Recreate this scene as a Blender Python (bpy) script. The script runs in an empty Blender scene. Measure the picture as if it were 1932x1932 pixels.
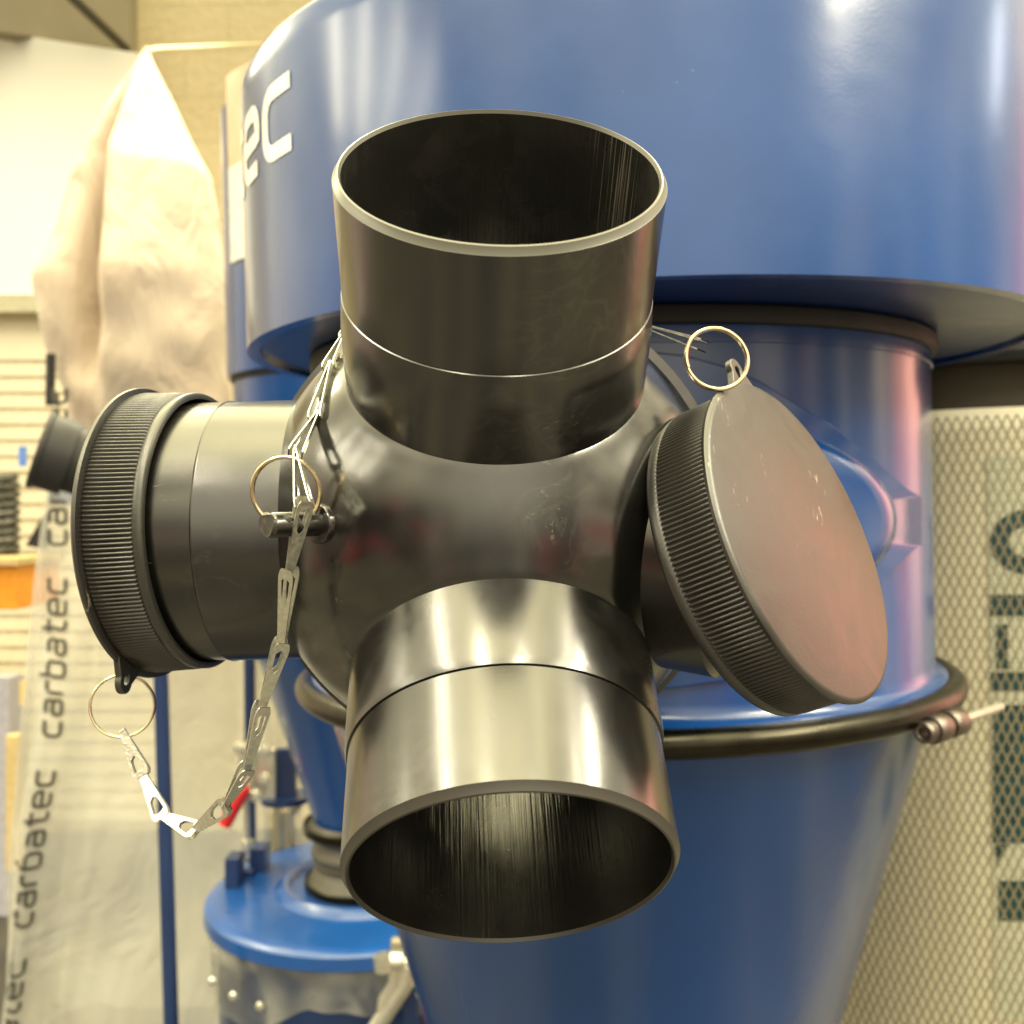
import bpy, math, random
import numpy as np
from mathutils import Vector, Matrix
random.seed(7); rng=np.random.default_rng(7)
sc=bpy.context.scene; COL=sc.collection
PI=math.pi
# ------------------------------------------------------------------ camera
PITCH,ROLL=.0135,.0211
CZ=1.45                                        # eye height above the shop floor
def _rot(p,r):
    P=np.array([[1,0,0],[0,math.cos(p),-math.sin(p)],[0,math.sin(p),math.cos(p)]])
    R=np.array([[math.cos(r),0,-math.sin(r)],[0,1,0],[math.sin(r),0,math.cos(r)]])
    return R@P
MC=_rot(PITCH,ROLL)
CAMP=np.array([0,0,CZ])
def c2w(c): return MC.T@np.asarray(c,float)+CAMP         # camera (right, depth, up) to world
def cdir(c): return MC.T@np.asarray(c,float)
def at(x,y,d): return c2w(((x-966)/1932*d,d,(966-y)/1932*d))
cam=bpy.data.cameras.new('camera'); co=bpy.data.objects.new('camera',cam); COL.objects.link(co)
m=Matrix.Identity(4)
for i in range(3):
    m[i][0]=MC[0][i]; m[i][1]=MC[2][i]; m[i][2]=-MC[1][i]; m[i][3]=CAMP[i]
co.matrix_world=m
cam.sensor_width=36; cam.lens=36; cam.clip_start=.01; cam.clip_end=60
cam.dof.use_dof=True; cam.dof.focus_distance=.335; cam.dof.aperture_fstop=15.5
sc.camera=co
# ------------------------------------------------------------------ view
sc.view_settings.view_transform='Standard'; sc.view_settings.look='None'
sc.view_settings.exposure=.22; sc.view_settings.gamma=1
# ------------------------------------------------------------------ node helper
class NT:
    def __init__(s,tree): s.t=tree; s.n=tree.nodes; s.l=tree.links; s.n.clear()
    def add(s,typ,**k):
        nd=s.n.new(typ)
        for a,v in k.items():
            if a.startswith('i_'): 
                key=a[2:].replace('_',' '); 
                sock=nd.inputs[key] if key in nd.inputs else nd.inputs[int(key)]
                s.put(sock,v)
            else: setattr(nd,a,v)
        return nd
    def put(s,sock,v):
        if isinstance(v,bpy.types.NodeSocket): s.l.new(v,sock)
        elif isinstance(v,bpy.types.Node): s.l.new(v.outputs[0],sock)
        else: sock.default_value=v
    def math(s,op,a,b=0.,c=None,clamp=False):
        nd=s.n.new('ShaderNodeMath'); nd.operation=op; nd.use_clamp=clamp
        s.put(nd.inputs[0],a); s.put(nd.inputs[1],b)
        if c is not None: s.put(nd.inputs[2],c)
        return nd.outputs[0]
    def mix(s,f,a,b,mode='MIX'):
        nd=s.n.new('ShaderNodeMix'); nd.data_type='RGBA'; nd.blend_type=mode
        s.put(nd.inputs[0],f); s.put(nd.inputs[6],a); s.put(nd.inputs[7],b)
        return nd.outputs[2]
    def ramp(s,f,stops):
        nd=s.n.new('ShaderNodeValToRGB'); e=nd.color_ramp.elements
        while len(e)<len(stops): e.new(.5)
        for el,(p,c) in zip(e,stops):
            el.position=p; el.color=(c,c,c,1) if not hasattr(c,'__len__') else (*c,1)
        s.put(nd.inputs[0],f); return nd.outputs[0]
    def mapr(s,v,a,b,c,d):
        nd=s.n.new('ShaderNodeMapRange'); s.put(nd.inputs[0],v)
        for i,q in enumerate((a,b,c,d)): s.put(nd.inputs[i+1],q)
        return nd.outputs[0]
    def noise(s,vec,scale,detail=3,rough=.5,dist=0.):
        nd=s.n.new('ShaderNodeTexNoise'); s.put(nd.inputs['Scale'],scale); nd.inputs['Detail'].default_value=detail
        nd.inputs['Roughness'].default_value=rough; nd.inputs['Distortion'].default_value=dist
        if vec is not None: s.put(nd.inputs['Vector'],vec)
        return nd.outputs[0]
    def scalev(s,vec,xyz):
        nd=s.n.new('ShaderNodeMapping'); s.put(nd.inputs['Vector'],vec); nd.inputs['Scale'].default_value=xyz
        return nd.outputs[0]
    def bump(s,h,strength,dist=.001,normal=None):
        nd=s.n.new('ShaderNodeBump'); nd.inputs['Strength'].default_value=strength; nd.inputs['Distance'].default_value=dist
        s.put(nd.inputs['Height'],h)
        if normal is not None: s.put(nd.inputs['Normal'],normal)
        return nd.outputs[0]
# ------------------------------------------------------------------ surroundings of the shop as an environment
world=bpy.data.worlds.new('World'); sc.world=world; world.use_nodes=True
w=NT(world.node_tree)
tc=w.add('ShaderNodeTexCoord').outputs['Generated']
sep=w.add('ShaderNodeSeparateXYZ',i_Vector=tc)
zz=sep.outputs[2]
def lobe(d,p,col,base):
    d=np.array(d,float); d/=np.linalg.norm(d)
    v=w.n.new('ShaderNodeVectorMath'); v.operation='DOT_PRODUCT'; w.put(v.inputs[0],tc); v.inputs[1].default_value=tuple(d)
    f=w.math('POWER',w.math('MAXIMUM',v.outputs['Value'],0.),p)
    return w.mix(f,base,(*col,1))
ceil=w.mix(w.mapr(w.noise(w.scalev(tc,(2,2,5)),2.2,2),.35,.62,0,1),(.75,.64,.40,1),(3.2,2.85,1.8,1))
n1=w.noise(w.scalev(tc,(3.2,3.2,.7)),1.7,3,.6)
mid=w.ramp(n1,[(.36,(.02,.018,.016)),(.45,(.10,.085,.07)),(.52,(.55,.45,.31)),(.60,(2.3,1.9,1.25)),(.68,(.32,.26,.22))])
n2=w.noise(w.scalev(tc,(4,4,1.6)),1.9,1)
mid=w.mix(w.mapr(n2,.59,.62,0,.9),mid,(1.1,.10,.10,1))
mid=lobe((0,-1,-.05),14,(.035,.03,.03),mid)               # the dark figure and aisle behind the viewer
mid=lobe((-.88,.40,.18),10,(1.5,1.2,.78),mid)
flo=w.mix(w.noise(tc,3,2),(.015,.013,.012,1),(.07,.06,.05,1))
c1=w.mix(w.mapr(zz,-.38,-.10,0,1),flo,mid)
c2=w.mix(w.mapr(zz,.15,.42,0,1),c1,ceil)
zen=w.mix(w.mapr(w.noise(w.scalev(tc,(6,.9,1)),2.2,2),.42,.58,0,1),(4.6,4.1,2.3,1),(8.8,7.8,4.3,1))
c2=w.mix(w.mapr(zz,.72,.93,0,1),c2,zen)                   # overhead brightness added for the lower pipe's highlights
c2=lobe((.12,-.90,.40),9,(2.4,2.15,1.55),c2)                 # brightening added behind the viewer for the drum's lilac haze
c2=lobe((-.25,.62,.74),9,(9.0,8.0,4.4),c2)  # bright patch added ahead and above for the left pipe's highlight
c2=lobe((.84,.52,.14),42,(5.0,2.2,1.5),c2)                # pinkish glow added at right for the cap face to reflect
bg=w.add('ShaderNodeBackground',i_Color=c2,i_Strength=.8)
w.l.new(bg.outputs[0],w.add('ShaderNodeOutputWorld').inputs[0])
# ------------------------------------------------------------------ ceiling tubes of the shop, plus fill lamps added for the canister
def lamp(name,loc,sx,sy,power,rot=(0,0,0),col=(1,.91,.67)):
    L=bpy.data.lights.new(name,'AREA'); L.shape='RECTANGLE'; L.size=sx; L.size_y=sy; L.energy=power; L.color=col
    o=bpy.data.objects.new(name,L); COL.objects.link(o); o.location=loc; o.rotation_euler=rot; return o
LAMPZ=CZ+1.75
for x,y,p in [(-1.35,-.2,20),(-.45,-.9,22),(.45,-1.0,20),(1.5,-.3,10),(2.0,.2,42),(2.3,-1.0,85),(-2.2,2.6,18),(-.7,2.7,28),(.9,2.2,22)]:  # the two strongest, at right, are added to brighten the filter canister
    lamp('ceiling_tube_or_fill',(x,y,LAMPZ),.16,1.25,p)
for y in (.68,.04,-.60,-1.28):
    lamp('ceiling_tube_or_fill',(-3.7,y,LAMPZ),1.5,.16,15)
lamp('ceiling_tube_or_fill',(4.3,1.05,LAMPZ),1.2,.34,9,col=(.9,.95,1))
# ------------------------------------------------------------------ mesh helpers
def tagp(o,label=None,cat=None,group=None,kind=None):
    if label: o['label']=label
    if cat: o['category']=cat
    if group: o['group']=group
    if kind: o['kind']=kind
    return o
def thing(name,loc,label,cat,group=None,kind=None):
    o=bpy.data.objects.new(name,None); COL.objects.link(o); o.location=Vector(loc); o.empty_display_size=.02
    return tagp(o,label,cat,group,kind)
class MB:
    def __init__(s): s.v=[]; s.f=[]; s.uv=[]
    def add(s,vs,fs,uvs=None):
        b=len(s.v); s.v+= [tuple(map(float,q)) for q in vs]
        for i,f in enumerate(fs):
            s.f.append([b+k for k in f]); s.uv.append(uvs[i] if uvs else [(0,0)]*len(f))
        return s
    def grid(s,P,closeu=False,closev=False):
        P=np.asarray(P,float); nu,nv=P.shape[:2]
        vs=P.reshape(-1,3); fs=[];uv=[]
        for i in range(nu if closeu else nu-1):
            i2=(i+1)%nu
            for j in range(nv if closev else nv-1):
                j2=(j+1)%nv
                fs.append([i*nv+j,i2*nv+j,i2*nv+j2,i*nv+j2])
                uv.append([(i/nu,j/max(nv-1,1)),((i+1)/nu,j/max(nv-1,1)),((i+1)/nu,(j+1)/max(nv-1,1)),(i/nu,(j+1)/max(nv-1,1))])
        return s.add(vs,fs,uv)
    def lathe(s,prof,org,axis,seg=96,rf=None,a0=0,a1=2*PI):
        """prof: (r,h) list along axis from org; v runs by path length in metres"""
        axis=np.array(axis,float); axis/=np.linalg.norm(axis)
        ref=np.array([0,0,1.]) if abs(axis[2])<.9 else np.array([1.,0,0])
        u=np.cross(ref,axis);u/=np.linalg.norm(u);v=np.cross(axis,u)
        prof=np.array(prof,float); L=np.concatenate([[0],np.cumsum(np.hypot(*np.diff(prof,axis=0).T))])
        full=abs(a1-a0-2*PI)<1e-6
        n=seg if full else seg+1
        vs=[];fs=[];uv=[]
        for i in range(n):
            t=a0+(a1-a0)*i/seg; d=math.cos(t)*u+math.sin(t)*v
            for k,(r,h) in enumerate(prof):
                rr=rf(r,h,t,k) if rf else r
                vs.append(np.asarray(org)+d*rr+axis*h)
        m=len(prof)
        for i in range(seg):
            i2=(i+1)%n
            for j in range(m-1):
                if prof[j][0]<1e-7 and prof[j+1][0]<1e-7: continue
                fs.append([i*m+j,i2*m+j,i2*m+j+1,i*m+j+1])
                uv.append([(i/seg,L[j]),((i+1)/seg,L[j]),((i+1)/seg,L[j+1]),(i/seg,L[j+1])])
        return s.add(vs,fs,uv)
    def tube(s,pts,r,seg=10,closed=False,cap=True):
        pts=[np.array(p,float) for p in pts]; n=len(pts)
        rings=[];up=None
        for i in range(n):
            a=pts[(i-1)%n] if (closed or i>0) else pts[i]; b=pts[(i+1)%n] if (closed or i<n-1) else pts[i]
            t=b-a;t/=np.linalg.norm(t)+1e-12
            if up is None: up=np.array([0,0,1.]) if abs(t[2])<.9 else np.array([1.,0,0])
            u=np.cross(up,t);u/=np.linalg.norm(u);v=np.cross(t,u);up=v
            rr=r[i] if hasattr(r,'__len__') else r
            rings.append([pts[i]+rr*(math.cos(q)*u+math.sin(q)*v) for q in np.linspace(0,2*PI,seg,endpoint=False)])
        s.grid(np.array(rings),closeu=closed,closev=True)
        if cap and not closed:
            b=len(s.v)-n*seg
            s.f.append([b+k for k in range(seg)][::-1]); s.uv.append([(0,0)]*seg)
            s.f.append([b+(n-1)*seg+k for k in range(seg)]); s.uv.append([(0,0)]*seg)
        return s
    def box(s,c,ax,ay,az):
        """centre + three half-axis vectors"""
        c,ax,ay,az=[np.array(q,float) for q in (c,ax,ay,az)]
        vs=[c+i*ax+j*ay+k*az for i in (-1,1) for j in (-1,1) for k in (-1,1)]
        fs=[[0,1,3,2],[4,6,7,5],[0,4,5,1],[2,3,7,6],[0,2,6,4],[1,5,7,3]]
        return s.add(vs,fs,[[(0,0),(1,0),(1,1),(0,1)]]*6)
    def prism(s,poly,n):
        """closed polygon of 3D points, extruded by vector n"""
        k=len(poly);poly=[np.array(p,float) for p in poly];n=np.array(n,float)
        vs=poly+[p+n for p in poly]
        fs=[list(range(k))[::-1],[k+i for i in range(k)]]+[[i,(i+1)%k,k+(i+1)%k,k+i] for i in range(k)]
        return s.add(vs,fs)
    def build(s,name,mat,parent=None,smooth=True,bevel=0,sharp=40,label=None):
        me=bpy.data.meshes.new(name); org=np.zeros(3)
        V=np.array(s.v)
        org=np.array(parent.matrix_world.translation) if parent and parent.type=='EMPTY' and False else org
        if parent:
            p=parent; off=np.zeros(3)
            while p: off+=np.array(p.location); p=p.parent
        else: off=(V.min(0)+V.max(0))/2
        me.from_pydata((V-off).tolist(),[],s.f)
        uvl=me.uv_layers.new(name='UVMap')
        flat=[c for f in s.uv for q in f for c in q]
        uvl.data.foreach_set('uv',flat)
        me.materials.append(mat)
        import bmesh
        bm=bmesh.new(); bm.from_mesh(me)
        bmesh.ops.remove_doubles(bm,verts=bm.verts,dist=1e-6)
        bmesh.ops.recalc_face_normals(bm,faces=bm.faces); bm.to_mesh(me); bm.free()
        if smooth:
            me.polygons.foreach_set('use_smooth',[True]*len(me.polygons))
            try: me.set_sharp_from_angle(angle=math.radians(sharp))
            except Exception: pass
        o=bpy.data.objects.new(name,me); COL.objects.link(o)
        if parent: o.parent=parent
        else: o.location=Vector(off)
        if bevel:
            b=o.modifiers.new('b','BEVEL'); b.width=bevel; b.segments=2; b.limit_method='ANGLE'
        if label: o['label']=label
        return o
# ------------------------------------------------------------------ materials
def mat(name): 
    M=bpy.data.materials.new(name); M.use_nodes=True; return M,NT(M.node_tree)
def finish(nt,**k):
    b=nt.add('ShaderNodeBsdfPrincipled')
    for a,v in k.items(): nt.put(b.inputs[a.replace('_',' ')],v)
    nt.l.new(b.outputs[0],nt.add('ShaderNodeOutputMaterial').inputs[0]); return b
def simple(name,col,rough=.5,metal=0,spec=.5,bumpn=0,bscale=40,var=.12,coat=0):
    M,n=mat(name); o=n.add('ShaderNodeTexCoord').outputs['Object']
    nz=n.noise(o,bscale,4)
    c=n.mix(n.mapr(nz,.3,.7,0,1),(*[q*(1-var) for q in col],1),(*[min(1,q*(1+var)) for q in col],1))
    k=dict(Base_Color=c,Roughness=n.mapr(nz,.3,.7,rough*.88,min(1,rough*1.12)),Metallic=metal,Specular_IOR_Level=spec,Coat_Weight=coat)
    if bumpn: k['Normal']=n.bump(nz,bumpn)
    finish(n,**k); return M
def black_plastic(name,base=.018,rough=.27,streak=1.,inner=False,spec=.9,ior=1.5,shift=0.,wob=1.):
    M,n=mat(name); tcn=n.add('ShaderNodeTexCoord'); uv=tcn.outputs['UV']; ob=tcn.outputs['Object']
    if shift:
        mpn=n.add('ShaderNodeMapping',i_Vector=uv); mpn.inputs['Location'].default_value=(shift,.3,0); uv=mpn.outputs[0]
    mp=n.scalev(uv,(300 if inner else 30,9 if inner else 2400,1))
    fine=n.noise(mp,1.,3,.6)
    if inner: fine=n.math('MULTIPLY',fine,n.mapr(n.noise(n.scalev(uv,(5,9,1)),1.,3),.42,.62,.3,1.05)) if not shift else n.math('MULTIPLY',fine,n.mapr(n.math('ABSOLUTE',n.math('SUBTRACT',n.add('ShaderNodeSeparateXYZ',i_Vector=uv).outputs[0],.08+shift)),0,.17,1.15,.3))  # upper bore: painted light streaks gathered on the right wall
    blot=n.noise(ob,38,4,.6,.6)
    msk=n.mapr(n.noise(ob,22,2),.50,.66,0,1)
    scr=n.math('MULTIPLY',n.noise(n.scalev(ob,(90,1500,420)),1.,2,.5,.8),msk)
    scr2=n.math('MULTIPLY',n.noise(n.scalev(ob,(900,140,500)),1.,2,.5,.9),msk)
    rg=n.math('ADD',n.mapr(blot,.3,.75,rough*.75,rough*1.25),n.mapr(scr,.62,.75,0,.10))
    h=fine if inner else n.math('ADD',n.math('MULTIPLY',fine,.22),n.math('ADD',n.mapr(scr,.66,.72,0,.35),n.mapr(scr2,.68,.74,0,.25)))
    nrm=n.bump(h,(.9 if inner else .28)*streak,.0006 if inner else .00018)
    big=n.noise(ob,16,2)
    nrm=n.bump(big,.25*wob,.0016,nrm)
    col=n.mix(n.mapr(blot,.45,.8,0,1),(base,base*.97,base*.88,1),(base*2.2,base*2.1,base*1.9,1))
    sm=n.noise(ob,30,5,.62,2.6); smm=n.mapr(n.noise(ob,13,1),.52,.62,0,1)
    smear=n.math('MULTIPLY',n.mapr(n.math('ABSOLUTE',n.math('SUBTRACT',sm,.5)),0,.035,1,0),smm)
    if not inner: col=n.mix(n.math('MULTIPLY',smear,.16),col,(.13,.125,.10,1))
    if not inner: col=n.mix(n.mapr(scr,.62,.72,0,.40),col,(.22,.21,.18,1))
    else: col=n.mix(n.mapr(fine,.55,.70,0,.6),col,(.24,.22,.17,1))  # score lines paled to imitate light falling into the bore
    finish(n,Base_Color=col,Roughness=rg,Specular_IOR_Level=spec,Normal=nrm,IOR=ior)
    return M
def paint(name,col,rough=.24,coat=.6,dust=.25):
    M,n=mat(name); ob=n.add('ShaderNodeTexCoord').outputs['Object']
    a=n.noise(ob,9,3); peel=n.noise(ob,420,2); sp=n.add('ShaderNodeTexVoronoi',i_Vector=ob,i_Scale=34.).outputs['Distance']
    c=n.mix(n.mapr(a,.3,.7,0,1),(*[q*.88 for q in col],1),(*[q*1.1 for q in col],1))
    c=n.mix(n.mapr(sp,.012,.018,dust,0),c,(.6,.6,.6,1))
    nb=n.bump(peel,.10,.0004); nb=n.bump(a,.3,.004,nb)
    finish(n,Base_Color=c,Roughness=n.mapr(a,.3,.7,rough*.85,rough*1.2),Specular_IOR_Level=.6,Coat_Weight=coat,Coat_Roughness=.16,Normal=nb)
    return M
M_body=black_plastic('black_plastic_body',.007,.17,.8,spec=1.,ior=1.6,wob=2.2)
M_pipe=black_plastic('black_plastic_pipe',.006,.23,1.,spec=1.,ior=1.58)
M_bore=black_plastic('scored_lit_bore',.010,.24,.8,inner=True,spec=1.,ior=1.7)
M_bore_top=black_plastic('scored_lit_upper_bore',.012,.28,1.,inner=True,spec=1.,ior=1.6,shift=.55)
M_edge=simple('cut_plastic_edge',(.11,.11,.09),.36,spec=.7,var=.06)
M_cap=simple('cap_plastic',(.026,.026,.023),.36,spec=1.,bumpn=.10,bscale=900,var=.08)
M_face,n=mat('scuffed_cap_face'); ob=n.add('ShaderNodeTexCoord').outputs['Object']
mk=n.mapr(n.noise(ob,55,2),.56,.64,0,1); sc1=n.math('MULTIPLY',n.noise(n.scalev(ob,(900,260,70)),1.,2,.5,1.2),mk); gr=n.noise(ob,1500,2); bl=n.noise(ob,28,4,.6,.8)
cf=n.mix(n.mapr(bl,.35,.7,0,1),(.016,.0155,.014,1),(.028,.026,.022,1)); cf=n.mix(n.mapr(sc1,.60,.68,0,.6),cf,(.35,.31,.25,1))
finish(n,Base_Color=cf,Roughness=n.mapr(bl,.3,.7,.30,.46),Specular_IOR_Level=1.,Normal=n.bump(gr,.12,.0005,n.bump(bl,.12,.002)))
M_blue=paint('blue_enamel',(.004,.052,.225),.22,.55)
M_blue2=paint('blue_enamel_satin',(.002,.048,.215),.20,.4)
M_navy=paint('navy_steel',(.008,.03,.12),.35,.2)
M_rubber=simple('black_rubber',(.012,.012,.012),.55)
M_zinc=simple('zinc_plated_steel',(.80,.80,.70),.32,.85,bscale=300)
M_gold=simple('brassy_wire',(.75,.62,.42),.22,1,bscale=300)
M_chain=simple('tinned_steel_strip',(.74,.74,.67),.32,.9,bscale=600,var=.15,bumpn=.2)
M_clamp=simple('olive_zinc_band',(.040,.037,.028),.30,1,bscale=60,var=.15)
M_bolt=simple('dark_bolt_steel',(.22,.19,.17),.32,1,bumpn=.5,bscale=900,var=.3)
M_white=simple('white_vinyl',(.82,.82,.78),.4)
M_red=simple('red_grip',(.65,.02,.02),.4)
M_ribbed=simple('grey_ribbed_hose',(.10,.095,.075),.38)
# ================================================================== structure
struct=lambda o:tagp(o,kind='structure')
def quadpx(x0,y0,x1,y1,d,thick=.03):
    a,b,c,e=[at(*q,d) for q in ((x0,y0),(x1,y0),(x1,y1),(x0,y1))]
    mb=MB(); mb.prism([a,b,c,e],cdir((0,thick,0))); return mb
# floor
Mf,n=mat('shop_floor'); ob=n.add('ShaderNodeTexCoord').outputs['Object']; a=n.noise(ob,3,4)
finish(n,Base_Color=n.mix(n.mapr(n.noise(n.scalev(ob,(1.6,.5,1)),1.3,2),.42,.60,0,1),(.020,.020,.024,1),(.085,.075,.06,1)),Roughness=.6)  # paler patches put in so the upper pipe reflects soft bands
mb=MB(); mb.box((0,3,-.05),(6,0,0),(0,7,0),(0,0,.05)); struct(mb.build('floor',Mf,smooth=False))
# masonry wall
Mw,n=mat('painted_blockwork'); ob=n.add('ShaderNodeTexCoord').outputs['Object']
sw=n.add('ShaderNodeCombineXYZ'); sp_=n.add('ShaderNodeSeparateXYZ',i_Vector=ob); n.l.new(sp_.outputs[0],sw.inputs[0]); n.l.new(sp_.outputs[2],sw.inputs[1])
br=n.add('ShaderNodeTexBrick',i_Vector=sw.outputs[0],i_Scale=1.,i_Color1=(.66,.57,.36,1),i_Color2=(.62,.53,.33,1),i_Mortar=(.57,.49,.30,1))
br.inputs['Brick Width'].default_value=.4; br.inputs['Row Height'].default_value=.2; br.inputs['Mortar Size'].default_value=.008
bn=n.noise(ob,30,5)
finish(n,Base_Color=n.mix(n.mapr(bn,.3,.7,0,.3),br.outputs[0],(.76,.68,.46,1)),Roughness=.7,Normal=n.bump(bn,.5,.01))
mb=MB(); mb.box((0,4.6,CZ+.6),(5,0,0),(0,.06,0),(0,0,2.4)); tagp(mb.build('block_wall',Mw,smooth=False),'painted yellowish block wall behind the blue machines','wall')
# dark ceiling bulkhead
Mk=simple('bulkhead_board',(.27,.24,.16),.6,bscale=3)
mb=MB(); P=[at(-400,-60,3.3),at(-400,0,3.3),at(246,96,4.2),at(246,-300,4.2),at(-400,-500,3.3)]
mb.prism(P,cdir((.0,.08,.0)))
bh=thing('bulkhead',P[1],'dark olive ceiling bulkhead above the bright white panel','bulkhead')
mb.build('board',Mk,bh,smooth=False)
mb=MB(); mb.tube([at(120,-20,3.62),at(238,92,4.12)],.018,8); mb.build('seam_trim',simple('seam_dark',(.05,.045,.03),.6),bh)
# bright panel
Mp=simple('bright_white_panel',(.76,.76,.68),.5,bscale=2,var=.03)
pn=thing('display_panel',at(130,560,3.9),'bright cream white wall panel beside the hanging cloth bag','panel')
mb=MB(); mb.prism([at(-300,15,3.9),at(268,101,3.9),at(268,556,3.9),at(-300,556,3.9)],cdir((0,.03,0))); mb.build('board',Mp,pn,smooth=False)
quadpx(-300,558,262,588,3.86,.05).build('shadow_strip',simple('shadow_strip_m',(.40,.38,.26),.5),pn,smooth=False)  # shadow line below the panel, made as a darker strip
# slat wall
Ms=simple('slat_board',(.72,.66,.48),.5,bscale=4,var=.05)
sl=thing('slat_wall',at(60,1300,3.95),'cream slat wall board with horizontal grooves behind the plastic bag','slat wall')
mb=MB()
y=592
while y<1560:
    h=98 if y<600 else 30
    mb.prism([at(-300,y,3.95),at(300,y,3.95),at(300,y+h-11,3.95),at(-300,y+h-11,3.95)],cdir((0,.02,0))); y+=h
mb.build('slats',Ms,sl,smooth=False)
quadpx(-300,590,300,1560,3.962,.02).build('backing',simple('slat_groove',(.66,.60,.45),.6),sl,smooth=False)
# ================================================================== manifold
CEN=np.array([-.008,.4074,-.0053])
A_top=np.array([.032,-.664,.747]); C_top=np.array([-.0035,.3108,.1033])
A_bot=np.array([.050,-.703,-.709]); C_bot=np.array([-.0002,.3058,-.108])
A_lef=np.array([-.985,.15,-.045]); C_lef=np.array([-.1449,.4115,-.0083])
A_rig=np.array([.727,-.584,.361]); C_rig=np.array([.0996,.3476,-.0081])
CB_rig=C_rig-A_rig*.0245
arm_r=CB_rig-CEN; arm_r/=np.linalg.norm(arm_r)
for A in (A_top,A_bot,A_lef,A_rig): A/=np.linalg.norm(A)
man=thing('inlet_manifold',c2w(CEN+(0,.08,0)),'black plastic ball manifold with four round ports on the blue cyclone inlet','manifold')
# body: ball with a fillet swelling round every port
arms=[(A_top,34.5),(A_bot,34.5),(A_lef,34.5),(arm_r,34.5)]
nu,nv=220,150
P=np.zeros((nu,nv,3))
for i in range(nu):
    t=2*PI*i/nu
    for j in range(nv):
        ph=PI*(j+.001)/(nv-1+.002)
        d=np.array([math.sin(ph)*math.cos(t),-math.cos(ph),math.sin(ph)*math.sin(t)])
        r=.0895
        for k,(a,e) in enumerate(arms):
            g=math.degrees(math.acos(max(-1,min(1,float(d@a)))))
            amp=.0004 if k!=2 else .0
            r+=amp*math.exp(-((g-e-.5)/3.2)**2)
        P[i,j]=c2w(CEN+d*r)
mb=MB(); mb.grid(P,closeu=True)
# open the ball where the two bare ports and the rear outlet join it
keepf=[];keepu=[]
dirs=[]
for p in mb.v:
    q=MC@(np.array(p)-CAMP)-CEN; dirs.append(q/np.linalg.norm(q))
def inport(d): return d@A_top>math.cos(math.radians(31.5)) or d@A_bot>math.cos(math.radians(31.5)) or d[1]>math.cos(math.radians(48))
for f,u_ in zip(mb.f,mb.uv):
    if not all(inport(dirs[k]) for k in f): keepf.append(f); keepu.append(u_)
mb.f=keepf; mb.uv=keepu
mb.build('body',M_body,man)
mb=MB(); mb.lathe([(.080,.0),(.1015,.004),(.1025,.010),(.1025,.052),(.1005,.055),(.094,.055),(.094,.09)],c2w(CEN+(0,.028,0)),cdir((.0,1,0)),128); mb.build('rear_collar',M_body,man)
def pipe(C,A,over,length,chamfer,gr,mbore):
    """C rim centre (camera coords), A outward"""
    o=c2w(C); a=cdir(A); mbo=MB()
    R=.0508
    if over: prof=[(R,-chamfer*1.5),(R,-gr+.0002),(R-.0002,-gr),(R+.0003,-gr-.0003),(R+.0004,-gr-.0007),(R+.0013,-gr-.012),(R+.0013,-length)]
    else: prof=[(R,-chamfer*1.5),(R,-gr+.0002),(R-.0004,-gr+.0001),(R-.0004,-gr-.0001),(R+.0006,-gr-.0002),(R+.0013,-gr-.003),(R+.0013,-length)]
    mbo.lathe(prof,o,a,160)
    p=mbo.build('port_pipe',M_pipe,man)
    mbr=MB(); mbr.lathe([(R,-chamfer*1.5),(R-.0002,-chamfer*1.4),(R-chamfer+.0002,-.0002),(R-chamfer-.0004,0),(R-chamfer-.0010,-.0012)],o,a,160,
        rf=None)
    mbr.build('rim',M_edge if over else M_edge2,p)
    mbi=MB(); mbi.lathe([(R-chamfer-.0010,-.0012),(R-chamfer-.0011,-.02),(R-chamfer-.0012,-length)],o,a,160); mbi.build('bore',mbore,p)
    return p
M_edge2=simple('cut_plastic_edge_dark',(.04,.038,.033),.38,spec=.7,var=.1)  # bottom rim's dark reflection put into the colour; also used on the peg end
pipe(C_top+A_top*.0008,A_top,True,.0765,.0016,.0405,M_bore_top)
pipe(C_bot+A_bot*.0008,A_bot,False,.0765,.0018,.0400,M_bore)
def armpipe(cend,c0,gr,R=.0511):
    d=cend-c0; L=np.linalg.norm(d); a=d/L
    mb=MB()
    mb.lathe([(R-.003,0),(R,-.002),(R,-gr+.0001),(R+.0005,-gr-.0004),(R+.0001,-gr-.0010),(R,-L+.02)],c2w(cend),cdir(a),160)
    mb.lathe([(R-.003,0),(0,0)],c2w(cend),cdir(a),96)
    return mb.build('port_pipe',M_pipe,man)
armpipe(C_lef-A_lef*.004,CEN+np.array([0,-.004,0]),.031)
armpipe(CB_rig-arm_r*.001,CEN,.030,.0425)
# small part-line seam on the ball round the left port
s0=C_lef-A_lef*.068
# peg
pb=np.array([-.0655,.3455,-.0048]); base_dir=pb-CEN; base_dir/=np.linalg.norm(base_dir)
def rayb(x,y): 
    r=np.array([(x-966)/1932,1,(966-y)/1932]); return r
r=rayb(604,988); t_=None
b_=r@CEN; t_=(b_-math.sqrt(b_**2-(r@r)*(CEN@CEN-.0897**2)))/(r@r); PB=r*t_
nP=(PB-CEN)/np.linalg.norm(PB-CEN); rend=rayb(508,990)
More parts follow.
